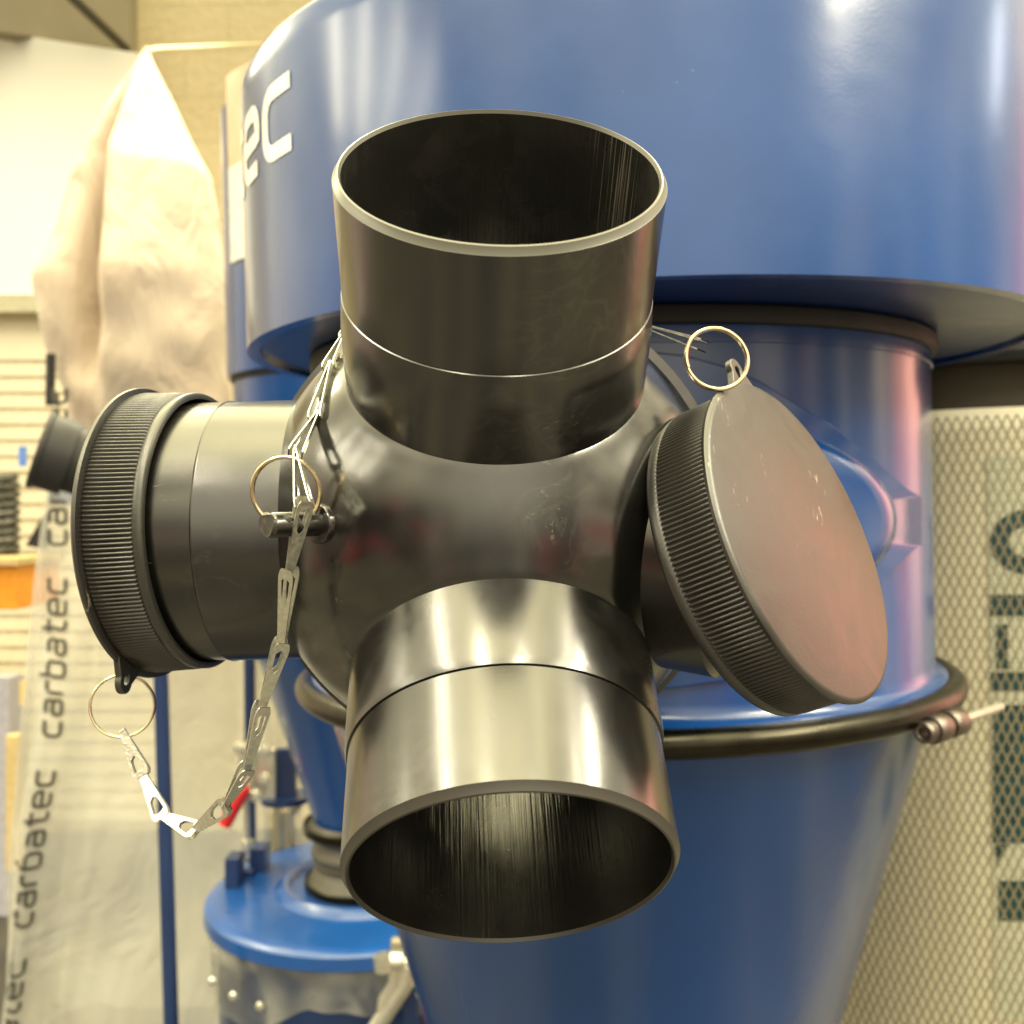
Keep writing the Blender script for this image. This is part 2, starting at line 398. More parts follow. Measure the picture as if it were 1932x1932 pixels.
# choose peg length so that its end lands on the right sight line
best=min(np.linspace(.01,.04,200),key=lambda L:abs((PB+nP*L)[0]/(PB+nP*L)[1]-rend[0]))
pegdir=(rend*((PB+nP*best)[1])-PB); pegdir/=np.linalg.norm(pegdir); PE=PB+pegdir*best
mb=MB(); mb.lathe([(0,.0006),(.0014,.0002),(.0034,.0001),(.0040,-.0008),(.0041,-best-.006)],c2w(PE),cdir(pegdir),40,rf=lambda r,h,t,k:r*(1+.03*math.sin(5*t+k)) if k<4 else r)
peg=mb.build('lanyard_peg',M_pipe,man)
mb=MB(); mb.lathe([(.0041,.0032),(.0060,.0030),(.0066,.0022),(.0068,-.004)],c2w(PB-pegdir*.0015),cdir(pegdir),48); mb.build('boss',M_body,peg)
mb=MB(); mb.lathe([(0,.0010),(.0012,.0012),(.0024,.0009),(.0035,.0011),(.0038,.0003)],c2w(PE),cdir(pegdir),28,rf=lambda r,h,t,k:r*(1+.12*math.sin(3*t+k*2))); mb.build('snapped_end',M_edge2,peg)
# ================================================================== caps
def cap(C,A,lugpx,label,rb):
    o=c2w(C); a=cdir(A); t=thing('pipe_cap',o,label,'pipe cap','ribbed black pipe caps on the manifold')
    mb=MB(); mb.lathe([(0,0),(.0555,0),(.0570,-.0004),(.0577,-.0013),(.0575,-.0024),(.0556,-.0030),(.0545,-.0030)],o,a,160); mb.build('disc',M_face,t)
    def rf(r,h,tt,k):
        q=(tt*204/(2*PI))%1; tri=1-abs(2*q-1)
        return r+(.0011*min(1,max(0,tri*1.9-.35))-.0007 if 0<k<4 else 0)
    mb=MB(); mb.lathe([(.0545,-.0028),(.0553,-.0040),((.0553+rb)/2,-.0120),(rb+.0001,-.0208),(rb-.0004,-.0213),(rb+.0002,-.0218),(rb+.0004,-.0242),(rb-.0004,-.0254),(.0521,-.0254),(.0516,-.0230),(.0514,-.006)],o,a,204*6,rf=rf); mb.build('skirt',M_cap,t,sharp=60)
    # lug, a tear-drop tab with an eye
    L=rayb(*lugpx); dd=L*((C@A)/(L@A))-C; dd-=A*(dd@A); dist=np.linalg.norm(dd); dd/=dist
    s=np.cross(A,dd); e=C+dd*.0605
    out=[]
    for q in np.linspace(-PI/2*1.05,PI/2*1.05,15): out.append(e+dd*(.0018+.0046*math.cos(q))+s*(.0042*math.sin(q)))
    out.append(C+dd*.0548+s*.0092); out.append(C+dd*.0548-s*.0092)
    inn=[]
    for q in np.linspace(-PI/2*1.05,PI/2*1.05,15): inn.append(e+dd*(.0014+.0018*math.cos(q))+s*(.0017*math.sin(q)))
    inn.append(e-dd*.0010+s*.0012); inn.append(e-dd*.0010-s*.0012)
    mb=MB(); k=len(out)
    for z0 in (-.0004,-.0030):
        pass
    O=[c2w(p-A*.0004) for p in out]; I=[c2w(p-A*.0004) for p in inn]; O2=[c2w(p-A*.0030) for p in out]; I2=[c2w(p-A*.0030) for p in inn]
    vs=O+I+O2+I2; fs=[]
    for i in range(k):
        j=(i+1)%k
        fs+=[[i,j,k+j,k+i],[2*k+i,3*k+i,3*k+j,2*k+j],[i,2*k+i,2*k+j,j],[k+i,k+j,3*k+j,3*k+i]]
    mb.add(vs,fs); mb.build('lug',M_cap,t,bevel=.0004)
    return t,c2w(e+dd*.002-A*.0015)
capL,eyeL=cap(C_lef,A_lef,(222,1300),'ribbed black cap pushed on the left port, its lug hanging at the bottom',.0541)
capR,eyeR=cap(C_rig,A_rig,(1397,705),'ribbed black cap on the right port with its flat round face turned to the viewer',.0556)
# ================================================================== chains
def ringpx(cx,cy,d,r,nrm,parent,wire=.00048):
    c=np.array([(cx-966)/1932*d,d,(966-cy)/1932*d]); nrm=np.array(nrm,float);nrm/=np.linalg.norm(nrm)
    u=np.cross(nrm,[0,0,1.]);u/=np.linalg.norm(u);v=np.cross(nrm,u)
    pts=[]
    for q in np.linspace(0,4*PI*.97,170):
        off=(q/(4*PI)-.5)*2*wire*1.05*1.0
        pts.append(c2w(c+r*(math.cos(q+.7)*u+math.sin(q+.7)*v)+nrm*off))
    mb=MB(); mb.tube(pts,wire*1.15,8); return mb.build('split_ring',M_gold,parent)
def pt(x,y,d): return np.array([(x-966)/1932*d,d,(966-y)/1932*d])
def link(p0,p1,nrm,parent,wn=.0036,ww=.0080,gap=.0022,hole=.42):
    """folded strip link: narrow end p0, wide slotted end p1 (camera coords)"""
    ax=p1-p0; L=np.linalg.norm(ax); ax/=L
    nrm=np.array(nrm,float); nrm-=ax*(nrm@ax); nrm/=np.linalg.norm(nrm); s=np.cross(ax,nrm)
    over=.0016; th=.00042; mb=MB()
    def leaf(sign):
        def F(u,v,k): # u along 0..1, v lateral (m)
            return p0-ax*over*.6+ax*u*(L+over*1.6)+s*v+nrm*(sign*(th*.6+gap*.5*max(0,u)**1.0)+k*th*.5)
        def halfw(u): 
            b=wn/2+(ww-wn)/2*min(1,u/.86)
            if u>.86: b*=math.sqrt(max(.0,1-((u-.86)/.145)**2))*.45+.55
            return b
        us=list(np.linspace(0,1-hole,6))+list(np.linspace(1-hole,.90,8)[1:])+[.94,.975,1.0]
        outer=[(u,halfw(u)) for u in us]
        def hw(u):
            a=(u-(1-hole))/(.90-(1-hole))
            if a<=0 or a>=1: return 0
            return (halfw(u)-.0012)*min(1,(a*5)**.5,((1-a)*7)**.5)
        for kk in (0,):
            V=[];fs=[]
            for (u,b) in outer:
                h=max(hw(u),0)
                for vv in (-b,-h,h,b):
                    for k in (-1,1): V.append(c2w(F(u,vv,k)))
            for i in range(len(outer)-1):
                a=i*8;b=a+8
                holeseg=hw(outer[i][0])>0 or hw(outer[i+1][0])>0
                for (c,dn) in ((0,1),(2,3)):
                    for k in (0,1): fs.append([a+2*c+k,b+2*c+k,b+2*dn+k,a+2*dn+k])
                if not holeseg:
                    for k in (0,1): fs.append([a+2+k,b+2+k,b+4+k,a+4+k])
                else:
                    fs.append([a+2,a+3,b+3,b+2]); fs.append([a+4,a+5,b+5,b+4])
                fs.append([a,b,b+1,a+1]); fs.append([a+6,a+7,b+7,b+6])
            mb.add(V,fs)
    leaf(1); leaf(-1)
    # rolled fold at the narrow end and the bar bridging the wide end
    mb.tube([c2w(p0-ax*over*.6-s*wn/2),c2w(p0-ax*over*.6+s*wn/2)],th*1.6,10)
    return mb.build('link',M_chain,parent,sharp=30)
CH=thing('lanyard_chain',at(233,1386,.405),'long bright strip-link chain hanging from the left cap up round the manifold peg','chain','cap lanyard chains')
ringpx(231,1332,.412,.0124,(.15,-1,.1),CH)
ringpx(540,928,.333,.0113,(-.1,-1,-.15),CH,.0006)
J=[pt(233,1383,.408),pt(268,1458,.402),pt(305,1538,.392),pt(366,1567,.382),pt(425,1521,.370),pt(466,1450,.360),pt(494,1335,.350),pt(531,1215,.340),pt(546,1079,.330),pt(574,950,.321),
   pt(560,852,.334),pt(597,786,.350),pt(624,692,.366),pt(652,634,.380),pt(700,575,.395)]
N=[(.15,-1,-.3),(.25,-1,-.25),(-.1,-.8,.75),(.1,-1,.35),(.75,-1,.3),(.7,-1,.2),(.55,-1,.25),(-.25,-1,.1),(.55,-1,.1)]
for i in range(9): link(J[i],J[i+1],N[i],CH,gap=.0036 if i>3 else .0012,ww=.0054 if i>3 else .0072,wn=.0026,hole=.44)
link(J[10],J[9],(1,-.25,.1),CH,gap=.0045,ww=.0050); link(J[11],J[10],(.9,-.3,-.5),CH,gap=.004,ww=.0050); link(J[12],J[11],(1,-.2,.1),CH,gap=.004,ww=.0050)
link(J[13],J[12],(1,-.3,.2),CH,gap=.004,ww=.0050); link(J[14],J[13],(.8,-.6,.2),CH,ww=.0050)
CH2=thing('lanyard_chain',at(1320,650,.345),'short chain of strip links tying the right cap back behind the upright port','chain','cap lanyard chains')
ringpx(1352,677,.343,.0107,(.12,-1,.22),CH2,.0006)
link(pt(1205,612,.365),pt(1320,650,.346),(-.3,.45,1),CH2,gap=.003); link(pt(1100,600,.385),pt(1208,612,.365),(.1,-.9,.6),CH2)
# ================================================================== main cyclone
AX=np.array([.0918,.8953]); AD=np.array([.106,.855]); RD,HD=.314,.1155
W0=lambda ax,h:np.array([ax[0],ax[1],CZ+h])
cyc=thing('cyclone_separator',(AX[0],AX[1],CZ-1.1),'large glossy blue cyclone with white lettering close behind the manifold','cyclone separator')
up=(0,0,1)
mb=MB(); mb.lathe([(RD-.010,.012),(RD-.010,.0),(RD,0),(RD,.004),(RD,.05),(RD,.12),(RD,.175),(RD,.190),(RD-.0015,.1935),(RD-.005,.195),(0,.195)],W0(AD,HD),up,256)
drum=mb.build('blower_drum',M_blue,cyc)
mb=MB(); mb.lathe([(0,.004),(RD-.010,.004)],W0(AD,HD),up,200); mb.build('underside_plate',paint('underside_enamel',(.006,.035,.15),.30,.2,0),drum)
mb=MB(); mb.lathe([(.2558,HD+.003),(.2558,-.132),(.2564,-.138),(.260,-.143),(.2665,-.145),(.2665,-.149)],W0(AX,0),up,256); brl=mb.build('barrel',M_blue,cyc)
mb=MB(); mb.lathe([(.2560,.0963+.0012),(.2572,.0963+.0008),(.2572,.0963-.0008),(.2560,.0963-.0012)],W0(AX,0),up,200); mb.build('weld_seam',M_blue,brl)
mb=MB(); mb.lathe([(.2575,HD+.004),(.2605,HD+.002),(.2612,HD-.004),(.2600,HD-.0085),(.2565,HD-.0095)],W0(AX,0),up,200); mb.build('gasket',M_rubber,cyc)
sl_=(.2558-.1067)/(.7-.1615)
mb=MB(); mb.lathe([(.2665,-.153),(.2665,-.157),(.2575,-.159),(.2550,-.1615),(.2550-sl_*.6,-.7615),(.2550-sl_*.75,-.9115),(.06,-.95),(.06,-1.3)],W0(AX,0),up,256); mb.build('cone',M_blue2,cyc)
mb=MB(); tr=.0096; mb.lathe([(.2694+tr*math.cos(q),-.153+tr*math.sin(q)*1.0) for q in np.linspace(-PI*.86,PI*.80,26)],W0(AX,0),up,256)
clamp=mb.build('clamp_ring',M_clamp,cyc)
# bolt across the clamp split
b0=at(1742,1383,.680); b1=at(1888,1333,.757); bd=b1-b0; bl=np.linalg.norm(bd); bd/=bl
mb=MB(); mb.lathe([(0,.004),(.0036,.004),(.0036,.0),(.0042,-.0005),(.0062,-.0006),(.0072,.0004),(.0074,.002),(.0074,.0095),(.0066,.010)],b0,bd,6 if False else 32); mb.build('socket_screw',M_bolt,clamp)
mb=MB(); mb.lathe([(.0034,.004),(.0034,bl-.001),(.0026,bl),(0,bl)],b0,bd,16,rf=lambda r,h,t,k:r); mb.build('threaded_rod',M_zinc,clamp)
for s_ in (.010,.033):
    mb=MB(); mb.lathe([(0,0),(.0088,0),(.0096,.001),(.0096,.016),(.0088,.017),(0,.017)],b0+bd*s_,bd,28); mb.build('trunnion_nut',M_bolt,clamp)
# inlet transition, lofted from the round collar to a lozenge on the barrel
def raycyl(x,y,ax,R,near=True):
    d=cdir(((x-966)/1932,1,(966-y)/1932)); a=d[0]**2+d[1]**2; b=-(d[0]*ax[0]+d[1]*ax[1]); c=ax[0]**2+ax[1]**2-R*R
    D=b*b-a*c
    if D<0: return None
    t=(-b-math.sqrt(D))/a; return CAMP+d*t
out_px=[(1727,938),(1727,983),(1727,1028),(1708,1042),(1665,1083),(1610,1140),(1540,1205),(1460,1252),(1360,1283),(1270,1297),(1180,1300),(1060,1280),(940,1235),(830,1160),(750,1080),(720,1028),(720,938),(760,880),(860,780),(960,715),(1080,670),(1180,660),(1290,672),(1360,692),(1430,722),(1485,757),(1560,803),(1640,868),(1700,922)]
Q0=[raycyl(x,y,AX,.2562) for x,y in out_px]
cenp=np.mean(Q0,0)
dense=[]
for i_ in range(len(out_px)):
    a_=np.array(out_px[i_],float); b__=np.array(out_px[(i_+1)%len(out_px)],float)
    for k_ in range(4): dense.append(tuple(a_+(b__-a_)*k_/4))
out_px=dense; Q0=[raycyl(x,y,AX,.2562) for x,y in out_px]
N_=len(Q0); colc=c2w(CEN+np.array([0,.075,0]))
def ringc(r,fwd,shift=(0,0)):
    res=[]
    for q in Q0:
        v=q-cenp; ang=math.atan2(v[2],v[0]*1.15); res.append(colc+np.array([r*math.cos(ang)+shift[0],fwd,r*math.sin(ang)+shift[1]]))
    return res
def shrink(f,off):
    res=[]
    for q in Q0:
        p=cenp+(q-cenp)*f; rad=np.array([p[0]-AX[0],p[1]-AX[1]]); rad/=np.linalg.norm(rad)
        res.append(np.array([AX[0]+rad[0]*(.2562+off),AX[1]+rad[1]*(.2562+off),p[2]]))
    return res
def ell(rx,ry,off):
    res=[]
    for (x,y) in out_px:
        a=math.atan2((y-983)/ry,(x-1222)/rx); p=raycyl(1222+rx*math.cos(a),983+ry*math.sin(a),AX,.2562)
        rad=np.array([p[0]-AX[0],p[1]-AX[1]]); rad/=np.linalg.norm(rad); rr=.2562+off
        res.append(np.array([AX[0]+rad[0]*rr,AX[1]+rad[1]*rr,p[2]]))
    return res
rings=[shrink(1.0,-.002),shrink(1.0,.004),shrink(.99,.005),ell(440,212,.005),ell(438,211,.008),ell(432,209,.014),ell(420,204,.020),ell(400,198,.025),ell(370,190,.029)]
last=np.array(rings[-1]); tgt=np.array(ringc(.088,.0))
for f,e in ((.25,.10),(.5,.26),(.75,.52),(.92,.85),(1,1)):
    p=last*(1-f)+tgt*f; p[:,1]=last[:,1]*(1-e)+tgt[:,1]*e
    rings.append(p)
mb=MB(); mb.grid(np.array(rings),closev=True); inl=mb.build('inlet_duct',M_blue,cyc)
# ------------------------------------------------------------------ stroke lettering
def arc(cx,cy,rx,ry,a0,a1,n=6): return [(cx+rx*math.cos(math.radians(a)),cy+ry*math.sin(math.radians(a))) for a in np.linspace(a0,a1,n)]
G={'c':(1.25,[[(1.1,1)]+arc(.42,.66,.34,.34,90,180)+arc(.42,.34,.34,.34,180,270)+[(1.1,0)]]),
 'a':(1.3,[[(.2,1)]+arc(.8,.75,.25,.25,90,0)+[(1.05,0)],[(1.0,.02)]+arc(.35,.28,.26,.26,270,180)+arc(.35,.30,.26,.26,180,90)+[(1.0,.56)]]),
 'r':(.95,[[(.1,0)]+arc(.40,.72,.30,.28,180,90)+[(.85,1)]]),
 'b':(1.3,[[(.1,1.5),(.1,.02)],[(.15,0)]+arc(.75,.3,.3,.3,-90,0)+arc(.75,.7,.3,.3,0,90)+[(.15,1)]]),
 't':(1.05,[[(.35,1.4)]+arc(.60,.25,.25,.25,180,270)+[(.95,0)],[(.02,1),(.24,1)],[(.46,1),(.95,1)]]),
 'e':(1.3,[[(.2,.5),(1.08,.5)]+arc(.76,.68,.32,.32,0,90)+arc(.42,.66,.34,.34,90,180)+arc(.42,.34,.34,.34,180,270)+[(1.05,0)]])}
def stroke(mb,pl,wd,F):
    pl=[np.array(p,float) for p in pl]
    # resample
    q=[pl[0]]
    for a,b in zip(pl[:-1],pl[1:]):
        L=np.linalg.norm(b-a); k=max(1,int(L/.12))
        for i in range(1,k+1): q.append(a+(b-a)*i/k)
    n=len(q); L=[];R=[]
    for i in range(n):
        a=q[max(i-1,0)];b=q[min(i+1,n-1)];d=b-a;d/=np.linalg.norm(d)+1e-9;nn=np.array([-d[1],d[0]])
        L.append(q[i]+nn*wd/2);R.append(q[i]-nn*wd/2)
    mb.grid(np.array([[F(*p) for p in L],[F(*p) for p in R]]))
def word(mb,txt,F,wd,x0=0):
    x=x0
    for ch in txt:
        adv,strokes=G[ch]
        for s in strokes: stroke(mb,s,wd,lambda u,v,x=x:F(x+u,v))
        x+=adv+.14
    return x-x0-.14
wl=sum(G[c][0]+.14 for c in 'carbatec')-.14
pc=raycyl(552,204,AD,RD); thc=math.atan2(pc[1]-AD[1],pc[0]-AD[0])
hc_top=raycyl(552,136,AD,RD)[2]; hc_bot=raycyl(552,276,AD,RD)[2]; xh=(hc_top-hc_bot)*.86; zb=hc_bot+.07*(hc_top-hc_bot)
def FD(u,v):
    s=(u-wl+.10)*xh/RD; t=thc+s; return (AD[0]+(RD+.0006)*math.cos(t),AD[1]+(RD+.0006)*math.sin(t),zb+v*xh)
mb=MB(); word(mb,'carbatec',FD,.27); mb.build('lettering',M_white,drum,smooth=False)
# ================================================================== filter canister
FX=np.array([.535,1.22]); FR=.25
fil=thing('filter_canister',(FX[0],FX[1],.1),'tall cream pleated filter canister wrapped in diamond mesh, right of the cyclone','filter canister')
ztop=at(1800,770,.985)[2]
Mfm,n=mat('filter_paper'); tcn=n.add('ShaderNodeTexCoord').outputs['UV']
wv=n.noise(n.scalev(tcn,(140,2,1)),1,2)
finish(n,Base_Color=n.mix(wv,(.93,.87,.64,1),(.95,.92,.74,1)),Roughness=.7,Normal=n.bump(wv,.4,.003))
mb=MB(); mb.lathe([(FR-.009,.12),(FR-.009,ztop)],(FX[0],FX[1],0),up,160); mb.build('pleated_core',Mfm,fil)
cw,chh=.0088,.0200; nc=int(2*PI*FR/cw); dth=2*PI/nc; V=[];Fc=[]
rows=int((ztop-.15)/(chh/2)); z0=.15; hw=.00085; th=.0006
i0=int(nc*.38); i1=int(nc*.98)    # the side of the wrap that can be seen
def nodep(i,j,r): 
    t=(i+.5*(j%2))*dth; return np.array([FX[0]+r*math.cos(t),FX[1]+r*math.sin(t),z0+j*chh/2])
for j in range(rows):
    for i in range(i0,i1):
        a=nodep(i,j,FR); 
        for di in ((0,1) if j%2 else (-1,0)):
            b=nodep(i+di,j+1,FR)
            t=(i)*dth; tx=np.array([-math.sin(t),math.cos(t),0]); rd=np.array([math.cos(t),math.sin(t),0])
            k=len(V)
            for p in (a,b):
                V+= [p-tx*hw-rd*th,p+tx*hw-rd*th,p+tx*hw*.8+rd*th,p-tx*hw*.8+rd*th]
            Fc+=[[k,k+1,k+5,k+4],[k+1,k+2,k+6,k+5],[k+2,k+3,k+7,k+6],[k+3,k,k+4,k+7]]
mb=MB(); mb.add(V,Fc)
def fastbuild(mb,name,m,parent):
    me=bpy.data.meshes.new(name); off=np.array(parent.location); me.from_pydata((np.array(mb.v)-off).tolist(),[],mb.f); me.materials.append(m)
    o=bpy.data.objects.new(name,me); COL.objects.link(o); o.parent=parent; return o
fastbuild(mb,'wire_mesh',simple('khaki_coated_wire',(.25,.215,.125),.35,.0,spec=.7),fil)
mb=MB(); mb.lathe([(0,ztop+.085),(.262,ztop+.085),(.275,ztop+.082),(.279,ztop+.072),(.279,ztop+.050),(.272,ztop+.042),(0,ztop+.042)],(FX[0],FX[1],0),up,160); mb.build('top_cover',simple('black_cover',(.02,.021,.022),.4),fil)
mb=MB(); mb.lathe([(0,ztop+.043),(.235,ztop+.043),(.235,ztop-.002),(FR-.010,ztop-.002)],(FX[0],FX[1],0),up,120); mb.build('neck',simple('brown_neck',(.05,.038,.018),.6,bscale=12,var=.5),fil)
# printed band behind the mesh: pale strip with teal block capitals running up the side
def onfil(x,y,R=FR-.006): return raycyl(x,y,FX,R)
def patch(px,R):
    """px polygon as quads [(x0,x1 at y)...] on the filter"""
    rows_=[]
    for (y,xa,xb) in px: rows_.append([onfil(xa+(xb-xa)*k/4,y,R) for k in range(5)])
    return np.array(rows_)
ys=np.linspace(858,1925,24)
mb=MB(); mb.grid(patch([(y,1862+(y-858)*.014,2060) for y in ys],FR-.0075)); mb.build('pale_label',simple('pale_green_film',(.74,.77,.62),.3,var=.05),fil)
mb=MB(); R_=FR-.0068
def bar(y0,y1,xa,xb): mb.grid(patch([(y,xa,xb) for y in np.linspace(y0,y1,max(2,int((y1-y0)/25)+1))],R_))
# rounded letter, stem, stem, wide block, slanted letter, block
for k in range(14):
    a0=PI*(.5+k/13*1.0); a1=PI*(.5+(k+1)/13*1.0)
    f=lambda a,rx,ry:(1945+rx*math.cos(a),1022-ry*math.sin(a)*1.0)
    mb.grid(np.array([[onfil(*f(a0,78,62),R_),onfil(*f(a0,42,30),R_)],[onfil(*f(a1,78,62),R_),onfil(*f(a1,42,30),R_)]]))
bar(1122,1162,1868,2050); bar(1178,1262,1880,1902); bar(1268,1304,1870,2050); bar(1330,1590,1873,2050)
mb.grid(np.array([[onfil(1878,1592,R_),onfil(1960,1592,R_)],[onfil(1880,1640,R_),onfil(1905,1592.5,R_)]])); bar(1662,1738,1884,2050)
mb.build('printed_letters',simple('teal_print',(.03,.085,.095),.35,var=.25,bscale=90),fil,smooth=False)
# bracket end seen above the canister
mb=MB(); mb.box(at(1932,626,1.15),cdir((.014,0,0)),cdir((0,.03,0)),cdir((0,0,.010))); mb.box(at(1934,604,1.15),cdir((.016,0,0)),cdir((0,.03,0)),cdir((0,0,.0015))); mb.build('cover_latch',M_rubber,fil,smooth=False)
# ================================================================== second cyclone, its bin and stand
D2=2.0; p2=at(682,990,D2); X2=p2[:2]
zpx=lambda y,d=D2:at(682,y,d)[2]
c2=thing('cyclone_separator',(X2[0],X2[1],zpx(1500)),'smaller blue cyclone standing farther back at left, half hidden behind the manifold','cyclone separator')
R2=.247
mb=MB(); mb.lathe([(0,zpx(705,1.9)),(R2,zpx(705,1.9)),(R2,zpx(165,1.8)),(R2-.005,zpx(160,1.8)),(0,zpx(160,1.8))],(X2[0],X2[1],0),up,128); d2=mb.build('blower_drum',M_blue,c2)
# edge sign card on that drum
def oncyl2(x,y,R=R2+.002): return raycyl(x,y,X2,R)
mb=MB(); zt,zm,zb2=at(440,188,1.95)[2],at(440,352,1.95)[2],at(440,520,1.95)[2]
th0=math.atan2(oncyl2(433,300)[1]-X2[1],oncyl2(433,300)[0]-X2[0])
def band(ta,tb,za,zb_,R,nm,m,par):
    mb=MB(); mb.grid(np.array([[(X2[0]+R*math.cos(t),X2[1]+R*math.sin(t),z) for z in np.linspace(za,zb_,6)] for t in np.linspace(ta,tb,10)])); return mb.build(nm,m,par)
band(th0-.02,th0+.42,zm,zt,R2+.003,'peach_label',simple('peach_vinyl',(.72,.52,.34),.4,bscale=20),d2)
band(th0-.02,th0+.42,zb2,zm,R2+.003,'white_label',M_white,d2)
mb=MB(); mb.lathe([(.236,zpx(704,1.9)),(.236,zpx(1165)),(.248,zpx(1168)),(.248,zpx(1180)),(.20,zpx(1240)),(.103,zpx(1548)),(.103,zpx(1560))],(X2[0],X2[1],0),up,128); mb.build('barrel_and_cone',M_blue,c2)
mb=MB(); mb.lathe([(.236,zpx(700,1.9)+.01),(.240,zpx(702,1.9)),(.240,zpx(712,1.9)),(.236,zpx(716,1.9))],(X2[0],X2[1],0),up,96); mb.build('gasket',M_rubber,c2)
# hose between cone and bin
hp=[]; z1,z0h=zpx(1540),zpx(1676)
for k in range(60):
    f=k/59; z=z1+(z0h-z1)*f; r=.106+.006*math.sin(f*PI*6-.6)
    for c,wd_,am in ((.10,.05,.014),(.88,.07,.016)): r+=am*math.exp(-((f-c)/wd_)**2)
    if .55<f<.62: r+=.006
    hp.append((r,z))
mb=MB(); mb.lathe(hp,(X2[0],X2[1],0),up,96); hs=mb.build('flex_hose',M_ribbed,c2)
for f in (.10,.88):
    z=z1+(z0h-z1)*f; mb=MB(); mb.lathe([(.1225,z-.010),(.1255,z-.008),(.1262,z),(.1255,z+.008),(.1225,z+.010)],(X2[0],X2[1],0),up,96); mb.build('hose_clamp',M_clamp,hs)
# stand legs
for (xa,xb,dd,rr) in ((300,323,1.75,.0125),(470,476,2.25,.0125)):
    top=at(xa,1160,dd); bot=at(xb,1932,dd); k=(top[2]-.0)/(top[2]-bot[2]); bot=top+(bot-top)*k
    mb=MB(); mb.tube([top,bot],rr,20); mb.build('stand_leg',M_navy,c2)
mb=MB(); mb.tube([at(300,1162,1.75),at(470,1162,2.25)],.012,12); mb.build('stand_rail',M_navy,c2)
# bin
bin_=thing('dust_bin',(X2[0],X2[1],0),'round blue lidded dust bin under the farther cyclone, liner bag folded over its rim','bin')
zl=at(682,1670,D2)[2]; RL=.312
mb=MB(); mb.lathe([(.11,zl+.004),(.150,zl+.004),(.156,zl+.014),(.165,zl+.0165),(.174,zl+.011),(.183,zl+.002),(RL-.03,zl),(RL-.008,zl-.001),(RL,zl-.008),(RL+.002,zl-.03),(RL-.004,zl-.033),(RL-.008,zl-.030)],(X2[0],X2[1],0),up,160)
lid=mb.build('lid',paint('lid_blue',(.004,.075,.33),.3,.5,.1),bin_)
mb=MB(); mb.lathe([(.29,zl-.03),(.29,.45),(.29,.02),(0,.02)],(X2[0],X2[1],0),up,96); mb.build('drum',M_navy,bin_)
# liner skirt hanging under the lid
Mliner,n=mat('clear_liner_film'); ob=n.add('ShaderNodeTexCoord').outputs['Object']
ln=n.noise(ob,6,2,.5,1.); tr_=n.add('ShaderNodeBsdfTransparent'); tr_.inputs[0].default_value=(.93,.93,.9,1)
pb_=n.add('ShaderNodeBsdfPrincipled'); pb_.inputs['Base Color'].default_value=(.62,.62,.56,1); pb_.inputs['Roughness'].default_value=.14; n.put(pb_.inputs['Normal'],n.bump(ln,.8,.03))
mx=n.add('ShaderNodeMixShader'); n.put(mx.inputs[0],n.mapr(ln,.35,.65,.10,.55)); n.l.new(tr_.outputs[0],mx.inputs[1]); n.l.new(pb_.outputs[0],mx.inputs[2]); n.l.new(mx.outputs[0],n.add('ShaderNodeOutputMaterial').inputs[0])
nu=180; rowsP=[]
for k in range(10):
    f=k/9; ring=[]
    for i in range(nu):
        t=2*PI*i/nu; drop=.078+.055*max(0,-math.cos(t))+.012*math.sin(t*5+.5)+.006*math.sin(t*11)
        r=RL-.004-.004*f+.010*f*math.sin(t*9+2*math.sin(3*t))+.006*math.sin(t*23+f*3)*f
        ring.append((X2[0]+r*math.cos(t),X2[1]+r*math.sin(t),zl-.030-drop*f))
    rowsP.append(ring)
mb=MB(); mb.grid(np.array(rowsP),closev=True); mb.build('liner_bag',Mliner,bin_)
for (x,y) in ((400,1853),(440,1880),(491,1899)):
    mb=MB(); p=at(x,y,1.74); mb.lathe([(0,.006),(.006,.004),(.008,0)],p,cdir((0,-1,0)),12); mb.build('rivet',M_zinc,bin_)
# U bracket on the lid and its rod
def boxpx(mb,x0,y0,x1,y1,d,dep):
    c=at((x0+x1)/2,(y0+y1)/2,d); mb.box(c,cdir(((x1-x0)/2/1932*d,0,0)),cdir((0,dep/2,0)),cdir((0,0,(y1-y0)/2/1932*d)))
mb=MB(); boxpx(mb,430,1612,455,1668,2.02,.05); boxpx(mb,476,1594,505,1640,2.10,.05); boxpx(mb,455,1640,480,1668,2.06,.02); mb.build('lid_bracket',M_navy,bin_,smooth=False,bevel=.002)
mb=MB(); mb.tube([at(466,1620,2.04),at(464,1490,2.04)],.006,10); mb.tube([at(466,1598,2.04),at(466,1586,2.04)],.014,12); mb.build('pull_rod',M_zinc,bin_)
# toggle latches
def toggle(pl,d,lab,handle):
    t=thing('toggle_latch',at(*pl[0],d),lab,'latch','toggle latches round the dust bin'); return t
tg=toggle([(480,1450)],2.05,'zinc toggle latch with a red grip beside the stand leg',1)
mb=MB(); boxpx(mb,452,1408,478,1500,2.05,.02); boxpx(mb,480,1412,520,1505,2.07,.015); mb.build('base_plate',M_zinc,tg,smooth=False,bevel=.003)
for (x,y) in ((450,1412),(470,1410),(500,1416),(498,1470),(455,1500),(480,1502)):
    mb=MB(); mb.lathe([(0,.008),(.010,.006),(.012,0),(.012,-.01)],at(x,y,2.02),cdir((0,-1,0)),12); mb.build('pivot_pin',M_zinc,tg)
mb=MB(); mb.tube([at(466,1486,2.0),at(452,1503,2.0),at(424,1556,2.0)],[.010,.014,.013],12); mb.build('grip',M_red,tg)
mb=MB(); boxpx(mb,520,1412,560,1500,2.12,.02); mb.lathe([(.0,-.012),(.052,-.012),(.052,.0),(0,.0)],at(540,1500,2.12),up,24); mb.build('mount_tab',M_navy,tg,smooth=False)
